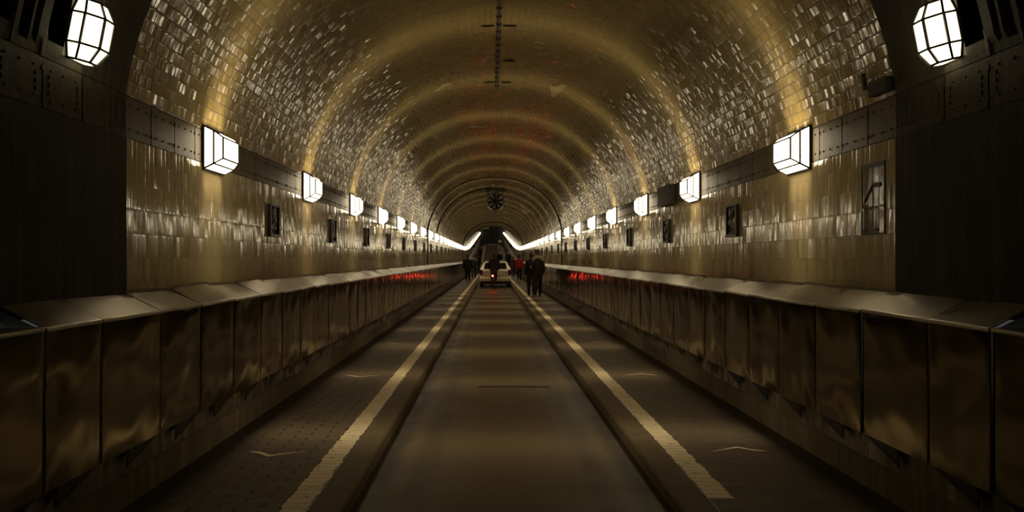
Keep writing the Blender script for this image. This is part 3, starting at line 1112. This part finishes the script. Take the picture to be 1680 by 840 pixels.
# ------------------------------------------------------------------ people
SKIN = simple('skin', (0.40, 0.24, 0.15), 0.5)


def chain(b, pts, rad, seg=10):
    for i, (p, r) in enumerate(zip(pts, rad)):
        b.ball(p, r, 0, seg, 7)
        if i:
            b.tube([pts[i - 1], p], [rad[i - 1], r], 0, seg)


def fuse(name, b, mat, parent, voxel=0.014, smooth=4):
    me = b.mesh(name, mat)
    o = bpy.data.objects.new(name, me); COL.objects.link(o)
    rm = o.modifiers.new('r', 'REMESH'); rm.mode = 'VOXEL'; rm.voxel_size = voxel; rm.use_smooth_shade = True
    s = o.modifiers.new('s', 'SMOOTH'); s.iterations = smooth; s.factor = 0.5
    dg = bpy.context.evaluated_depsgraph_get(); dg.update()
    new = bpy.data.meshes.new_from_object(o.evaluated_get(dg))
    new.name = name
    o.modifiers.clear(); o.data = new
    if not new.materials: new.materials.append(mat)
    o.parent = parent
    return o


def V(*a): return Vector(a)


def person(loc, height, label, top, legs, shoes=(.012, .01, .008), hair=(.03, .02, .012), stride=0.22, lead=1, rz=0.0, coat=0.0, pose='walk', hat=None, arms=None, build=1.0, lean=0.0, hairlen=0.0, voxel=0.013, top_hi=None):
    """built 1.75 m tall walking along +y, then scaled"""
    root = empty('person', loc, rz)
    root.scale = (height / 1.75,) * 3
    L = lambda s: lead * s
    hip = {-1: V(-.09, 0, .90), 1: V(.09, 0, .90)}
    if pose == 'ride':
        knee = {1: V(.10, .36, .93 - .05), -1: V(-.10, .30, .66)}
        ank = {1: V(.10, .22, .50), -1: V(-.10, .10, .24)}
        hip = {-1: V(-.09, -.10, 1.00), 1: V(.09, -.10, 1.00)}
    else:
        f = stride
        knee, ank = {}, {}
        for s in (-1, 1):
            fw = f if s == lead else -f
            knee[s] = V(s * .095, fw * .62 + .03, .50 if fw > 0 else .485)
            ank[s] = V(s * .09, fw, .085 if fw > 0 else .13)
    dz = 0.10 if pose == 'ride' else 0.0
    dy = -.10 if pose == 'ride' else 0.0
    def T(x, y, z):         # torso points lean forwards about the hips
        zz = z - .9
        return V(x, y + dy + zz * lean, z + dz - abs(lean) * zz * .25)
    sh = {s: T(s * .168 * build, 0, 1.372) for s in (-1, 1)}
    elb, wri = {}, {}
    for s in (-1, 1):
        if pose == 'ride':
            elb[s] = sh[s] + V(s * .07, .22, -.22); wri[s] = V(s * .24, .50, 1.06)
        elif arms and s in arms:
            elb[s] = V(*arms[s][0]); wri[s] = V(*arms[s][1])
        else:
            sw = (-f if s == lead else f) * .6
            elb[s] = V(s * .222 * build, sw * .4 - .03, 1.10); wri[s] = V(s * .232 * build, sw + .02, .87)
    # ---- body, one continuous surface
    b = MB()
    chain(b, [T(0, 0, .95), T(0, .01, 1.10), T(0, 0, 1.28), T(0, 0, 1.37)], [.105, .098, .108, .085])
    for s in (-1, 1):
        chain(b, [hip[s], knee[s], ank[s]], [.088, .056, .040])
        toe = ank[s] + V(0, .15, -.05)
        chain(b, [ank[s] + V(0, -.04, -.035), toe], [.040, .030])
        chain(b, [T(0, 0, 1.37), sh[s], elb[s], wri[s]], [.08, .054, .040, .030])
        # hand: palm, four unequal bent fingers, thumb from the side
        d = (wri[s] - elb[s]).normalized()
        side = V(0, 1, 0) if pose != 'ride' else V(-s, 0, 0)
        side = (side - d * side.dot(d)).normalized()
        curl = d.cross(side) * (1 if s < 0 else -1)
        palm = wri[s] + d * .055
        chain(b, [wri[s], palm], [.028, .033])
        for k, ln in enumerate((.070, .078, .074, .058)):
            r0 = palm + d * .02 + side * (.028 - .0185 * k)
            m1 = r0 + d * ln * .55 + curl * .008
            chain(b, [r0, m1, m1 + d * ln * .4 + curl * .028], [.0105, .0095, .0085], 6)
        t0 = wri[s] + d * .03 + side * .028
        chain(b, [t0, t0 + side * .03 + d * .03, t0 + side * .032 + d * .062 + curl * .012], [.012, .011, .0095], 6)
    nk, hd = T(0, .005, 1.49), T(0, .03, 1.625)
    chain(b, [T(0, 0, 1.42), nk, hd - V(0, 0, .05)], [.065, .056, .06])
    b.ball(hd, (.076, .094, .112), 0, 16, 12)
    b.ball(hd + V(0, .028, -.055), (.058, .062, .058), 0, 12, 8)            # jaw
    b.ball(hd + V(0, .100, -.018), (.014, .020, .022), 0, 8, 6)             # nose
    b.ball(hd + V(0, .086, -.062), (.026, .014, .010), 0, 8, 6)             # mouth
    for s in (-1, 1):
        b.ball(hd + V(s * .080, -.005, -.01), (.014, .022, .032), 0, 8, 6)  # ears
        b.ball(hd + V(s * .032, .078, .008), (.018, .014, .012), 0, 8, 6)   # eyes under the brow
    fuse('body', b, SKIN, root, 0.008 if voxel < .012 else .011, 2)
    # ---- clothes
    mt = simple('cloth_top', top, .85, var=.3); ml = simple('cloth_legs', legs, .85, var=.3)
    b = MB()
    for x in (-.055, 0, .055):
        chain(b, [T(x * build, 0, .90), T(x * .9 * build, .005, 1.10), T(x * 1.15 * build, 0, 1.27), T(x * build, -.005, 1.36)], [.132 * build, .124 * build, .130 * build, .098])
    if coat:
        for x in (-.07, .07): chain(b, [T(x, 0, .95), V(x * 1.15, 0, .95 - coat)], [.13, .14])
    for s in (-1, 1):
        chain(b, [T(0, 0, 1.385), sh[s] + V(0, 0, -.005), elb[s], wri[s] - (wri[s] - elb[s]).normalized() * .01], [.095, .072 * build, .058, .044])
    chain(b, [T(0, -.01, 1.43), T(0, -.005, 1.475)], [.085, .066])
    fuse('jacket', b, mt, root, voxel, 4)
    if top_hi is not None:
        b = MB()
        for s in (-1, 1): chain(b, [T(0, -.01, 1.44), T(s * .09 * build, -.01, 1.415), T(s * .165 * build, -.01, 1.382), sh[s] + V(s * .03, 0, -.08)], [.085, .084, .082, .074])
        fuse('hood_collar', b, simple('cloth_collar', top_hi, .8), root, voxel, 4)
    b = MB()
    chain(b, [hip[-1] + V(0, 0, .03), hip[1] + V(0, 0, .03)], [.118, .118])
    for s in (-1, 1): chain(b, [hip[s], knee[s], ank[s] + V(0, 0, .02)], [.108, .075, .060])
    fuse('trousers', b, ml, root, voxel, 4)
    for s in (-1, 1):
        b = MB()
        a = ank[s]
        tip = -.045 if a.z < .1 or pose == 'ride' else -.075
        chain(b, [a + V(0, -.05, -.035), a + V(0, .04, -.035), a + V(0, .15, tip)], [.047, .048, .036])
        fuse('shoe', b, simple('shoe', shoes, .5), root, .012, 2)
    b = MB()
    if hat is not None:
        b.ball(hd + V(0, -.01, .035), (.098, .116, .098), 0, 16, 10); b.ball(hd + V(0, .08, .03), (.07, .06, .012), 0, 12, 6)
        fuse('cap', b, simple('cap', hat, .5), root, voxel, 2)
    else:
        b.ball(hd + V(0, -.016, .026), (.090, .100, .104), 0, 16, 10); b.ball(hd + V(0, -.055, -.03), (.072, .055, .06), 0, 12, 8)
        if hairlen: chain(b, [hd + V(0, -.06, -.02), hd + V(0, -.085, -.02 - hairlen)], [.075, .06])
        fuse('hair', b, simple('hair', hair, .6), root, voxel, 2)
    tag(root, label, 'person', 'people walking in the tunnel' if pose == 'walk' else None)
    return root


def at(px, d): return (px - 806) * d / FPX + CAM_X


DARK = (.016, .013, .011)
# couple on the right path, arms round each other
d = 26.8
xa, xb = at(871.5, d), at(882.0, d)
person((xa, d, 0), 1.70, 'person in dark maroon jacket with backpack, left of the couple on the right path', (.030, .014, .014), (.028, .016, .018), stride=.13, lead=-1, hair=(.035, .02, .012), hairlen=.05, build=.98, voxel=.011,
       arms={1: ((.30, -.06, 1.20), (.32, -.10, 1.02))})
person((xb, d - .05, 0), 1.84, 'person with pale collar and fair hair, right of the couple on the right path', (.035, .024, .018), (.020, .017, .018), stride=.10, lead=1, hair=(.10, .060, .028), build=.98, voxel=.011, top_hi=(.50, .41, .28),
       arms={-1: ((-.30, -.05, 1.22), (-.28, -.17, 1.12))})
# their backpack
r = empty('backpack', (xa, d - .17, 0.98))
b = MB(); b.ball((0, 0, .18), (.155, .10, .22), 0, 16, 12); b.ball((0, -.07, .10), (.11, .06, .11), 0, 14, 10)
fuse('bag', b, simple('bag_cloth', (.012, .011, .012), .8), r, .012, 3)
b = MB()
for s in (-1, 1): b.tube([(s * .10, .06, .36), (s * .13, .17, .44), (s * .14, .30, .36), (s * .13, .30, .18), (s * .12, .08, .04)], .015, 0, 6)
b.build('strap', simple('strap', (.01, .01, .01), .7), r)
tag(r, 'black backpack worn by the maroon-jacketed person of the couple', 'backpack')

person((at(767.5, 43.9), 43.9, 0), 1.72, 'person in a wide black coat, nearest on the left path', DARK, (.014, .012, .012), coat=.22, build=1.3, stride=.10)
person((at(777.5, 51.0), 51.0, 0), 1.80, 'person with a pale shirt hem walking just beyond the black-coated person on the left', (.04, .03, .025), (.02, .018, .02), stride=.18, top_hi=(.22, .16, .10))
person((at(784.5, 62.0), 62.0, ramp(62)), 1.80, 'third person away on the left path, dark jacket and trousers', (.02, .015, .012), (.035, .02, .02), stride=.2, lead=-1)
person((at(788.0, 88.0), 88.0, ramp(88)), 1.75, 'farthest person on the left path, up on the ramp', DARK, DARK, stride=.15)
person((at(852.0, 46.4), 46.4, 0), 1.73, 'person in a bright red top with dark trousers on the right path', (.42, .020, .016), (.014, .012, .013), stride=.12, build=1.1, hairlen=.06)
person((at(842.0, 55.5), 55.5, ramp(55.5)), 1.66, 'person in brown clothes left of the red-topped one', (.10, .05, .035), (.06, .04, .03), stride=.16)
person((at(834.0, 74.0), 74.0, ramp(74)), 1.74, 'person in black with a white cap far along the right path', DARK, DARK, hat=(.8, .74, .62), stride=.15, build=1.2)
person((at(819.5, 76.0), 76.0, ramp(76) - .1), 1.76, 'person in black with a white cap on the roadway ahead of the car', DARK, DARK, hat=(.75, .7, .6), stride=.12, build=1.2)

# ------------------------------------------------------------------ bicycle and its rider
d = 34.7
xb_ = at(810.5, d)
rd = -.10
r = empty('bicycle', (xb_, d, rd))
tyre = simple('tyre', (.012, .011, .010), .7)
for nm, yy in (('rear_wheel', 0.0), ('front_wheel', 1.03)):
    b = MB(); b.tube([(0, yy + .325 * math.cos(2 * PI * k / 36), .345 + .325 * math.sin(2 * PI * k / 36)) for k in range(36)], .020, 0, 8, True)
    for k in range(12):
        t = 2 * PI * k / 12; b.bar((0, yy, .345), (0, yy + .31 * math.cos(t), .345 + .31 * math.sin(t)), .0025)
    b.bar((-.05, yy, .345), (.05, yy, .345), .02, 0, 10); b.build(nm, tyre, r)
b = MB()
S_, Hh, BB = V(0, .22, .88), V(0, .85, .92), V(0, .42, .30)
for p, q in ((S_, BB), (S_ - V(0, 0, .05), Hh), (BB, Hh - V(0, 0, .1)), (V(.05, 0, .345), BB), (V(-.05, 0, .345), BB), (V(.04, 0, .345), S_ - V(0, 0, .06)), (V(-.04, 0, .345), S_ - V(0, 0, .06)), (Hh, V(.045, 1.03, .345)), (Hh, V(-.045, 1.03, .345)), (Hh, Hh + V(0, -.03, .16))): b.bar(p, q, .016, 0, 8)
b.build('frame', M['fan_grey'], r)
b = MB(); b.tube([(-.29, .72, 1.08), (-.2, .80, 1.09), (0, .83, 1.08), (.2, .80, 1.09), (.29, .72, 1.08)], .014, 0, 8); b.build('handlebar', M['black'], r)
b = MB(); b.ball((0, .16, .93), (.10, .14, .035), 0, 14, 8); b.build('saddle', M['black'], r)
b = MB(); b.tube([(-.05, -.34, .30)] + [(0, .37 * math.cos(t), .345 + .37 * math.sin(t)) for t in [PI * .95 - PI * .75 * k / 12 for k in range(13)]], .022, 0, 6); b.build('mudguard', M['black'], r)
for s in (-1, 1):
    b = MB(); b.bar(BB + V(s * .06, 0, 0), BB + V(s * .07, s * .1, s * .13), .012); b.box(tuple(BB + V(s * .10 - .045, s * .1 - .03, s * .13 - .01)), tuple(BB + V(s * .10 + .045, s * .1 + .03, s * .13 + .01))); b.build('pedal', M['black'], r)
red = NT('red_tail_light'); red.set(Base_Color=(.6, .01, .005), Emission_Color=(1.0, .03, .015), Emission_Strength=75.0)
b = MB(); b.ball((-.07, -.16, .70), (.036, .02, .045), 0, 12, 8); o = b.build('tail_light', red.mat, r); tag(o, 'glowing red tail light')
tag(r, 'bicycle with a glowing red tail light behind the pale car', 'bicycle')
person((xb_, d + .32, rd), 1.78, 'cyclist in dark clothes riding behind the pale car', (.014, .013, .014), (.02, .014, .014), pose='ride', lean=.28, build=1.12)

# ------------------------------------------------------------------ the pale hatchback
def car():
    d = 36.6
    r = empty('car', (at(812.8, d), d, -.10))
    paint = simple('pale_paint', (.80, .72, .55), .3); paint.node_tree.nodes['Principled BSDF'].inputs['Coat Weight'].default_value = .6
    glass = simple('dark_glass', (.012, .011, .010), .08)
    black = simple('black_plastic', (.014, .012, .010), .55)
    # body: sections along y: (y, half width low, half width belt, z low, z belt, half width roof, z roof)
    secs = [(0.00, .74, .80, .40, .90, .60, 0.93), (.06, .82, .84, .34, .97, .66, 1.02), (.30, .84, .845, .28, 1.00, .60, 1.40), (.55, .845, .845, .26, 1.00, .60, 1.445), (1.4, .845, .845, .26, .98, .60, 1.46),
            (2.2, .845, .845, .26, .96, .59, 1.40), (2.75, .84, .84, .26, .94, .62, 1.08), (2.95, .84, .84, .26, .92, .70, .95), (3.6, .82, .81, .28, .82, .66, .84), (3.95, .72, .70, .36, .66, .55, .68)]
    b = MB()
    n = 14
    for y, wl, wb, zl, zb, wr, zr in secs:
        half = [(0, zl), (wl * .9, zl), (wl, zl + .10), (wb, (zl + zb) / 2), (wb * .985, zb), (wr + .02, zr - .06), (wr - .10, zr), (0, zr + .012)]
        full = half + [(-x, z) for x, z in reversed(half[1:-1])]
        b.v += [(x, y, z) for x, z in full]
    for j in range(len(secs) - 1):
        for k in range(n): b.face((j * n + k, j * n + (k + 1) % n, (j + 1) * n + (k + 1) % n, (j + 1) * n + k), smooth=False)
    b.face(tuple(range(n))); b.face(tuple((len(secs) - 1) * n + k for k in reversed(range(n))))
    o = b.build('body', paint, r, fix=True)
    bv = o.modifiers.new('b', 'BEVEL'); bv.width = .03; bv.segments = 2; bv.limit_method = 'ANGLE'; bv.angle_limit = .5
    # rear window lies on the tailgate
    b = MB()
    def tg(x, f):      # f 0 at the belt, 1 at the roof on the sloping tailgate
        return (x, .045 + .245 * f - .012, 1.0 + .40 * f)
    pts = [tg(-.62, .05), tg(.62, .05), tg(.545, .86), tg(-.545, .86)]
    b.poly(pts); b.poly([(p[0], p[1] + .02, p[2]) for p in reversed(pts)])
    for i in range(4):
        p, q = pts[i], pts[(i + 1) % 4]; b.poly([p, q, (q[0], q[1] + .02, q[2]), (p[0], p[1] + .02, p[2])])
    b.build('rear_window', glass, r)
    for s in (-1, 1):
        b = MB(); x0, x1 = s * .842, s * .640
        for ya, yb in ((.62, 1.32), (1.38, 2.15)): b.quad((x0, ya, 1.01), (x0, yb + .1, 1.0), (x1, yb - .05, 1.36), (x1, ya + .08, 1.37))
        b.build('side_window', glass, r)
        b = MB(); b.box((s * .76 - .075, -.012, .70), (s * .76 + .075, .10, .98)); o = b.build('tail_light', simple('dull_red_lens', (.10, .006, .005), .15), r, fix=True)
        b = MB(); b.ball((s * .93, 2.45, 1.0), (.09, .06, .06), 0, 12, 8); b.build('wing_mirror', black, r)
        for yy in (.62, 3.15):
            b = MB(); b.lathe([(0, -.10), (.17, -.10), (.20, -.09), (.27, -.10), (.30, -.07), (.30, .07), (.27, .10), (.20, .09), (0, .09)], (s * .74, yy, .30), 'X', 28); w = b.build('wheel', tyre, r)
            b = MB(); b.lathe([(0, s * .115), (.06, s * .115), (.18, s * .10), (.185, s * .08)], (s * .74, yy, .30), 'X', 20); b.build('hub_cap', M['steel_grey'], w)
    b = MB(); b.box((-.83, -.06, .36), (.83, .12, .56)); o = b.build('rear_bumper', paint, r, fix=True); bv = o.modifiers.new('b', 'BEVEL'); bv.width = .04; bv.segments = 3
    b = MB(); b.box((-.78, .0, .20), (.78, .16, .37)); b.build('under_tray', black, r)
    b = MB(); b.box((-.26, -.068, .62 - .02), (.26, -.0, .72)); b.build('number_plate', simple('plate', (.45, .4, .3), .5), r)
    b = MB(); b.bar((-.1, -.02, .80), (.1, -.02, .80), .02, 0, 8); b.build('handle', black, r)
    b = MB(); b.bar((.45, -.08, .25), (.45, .1, .25), .03, 0, 12); b.build('exhaust', M['steel_grey'], r)
    tag(r, 'pale hatchback car driving away in the middle of the roadway', 'car')


car()

# ------------------------------------------------------------------ camera, world, output
w = bpy.data.worlds.new('World'); scene.world = w; w.use_nodes = True
w.node_tree.nodes['Background'].inputs[0].default_value = (0.90, 0.88, 0.86, 1)
w.node_tree.nodes['Background'].inputs[1].default_value = 0.05

cam = bpy.data.cameras.new('camera'); co = bpy.data.objects.new('camera', cam); COL.objects.link(co)
cam.sensor_width = 36; cam.lens = FPX / 1680 * 36
cam.shift_x = 34 / 1680; cam.shift_y = 5 / 1680
cam.clip_start = .05; cam.clip_end = 400
co.location = (CAM_X, 0, CAM_Z); co.rotation_euler = (PI / 2, 0, 0)
scene.camera = co

vs = scene.view_settings
vs.view_transform = 'Standard'; vs.look = 'None'; vs.gamma = 1.0; vs.use_curve_mapping = False; vs.exposure = 0.12
scene.cycles.use_denoising = True; scene.cycles.use_adaptive_sampling = False
scene.cycles.max_bounces = 6; scene.cycles.diffuse_bounces = 3; scene.cycles.glossy_bounces = 4; scene.cycles.transparent_max_bounces = 12
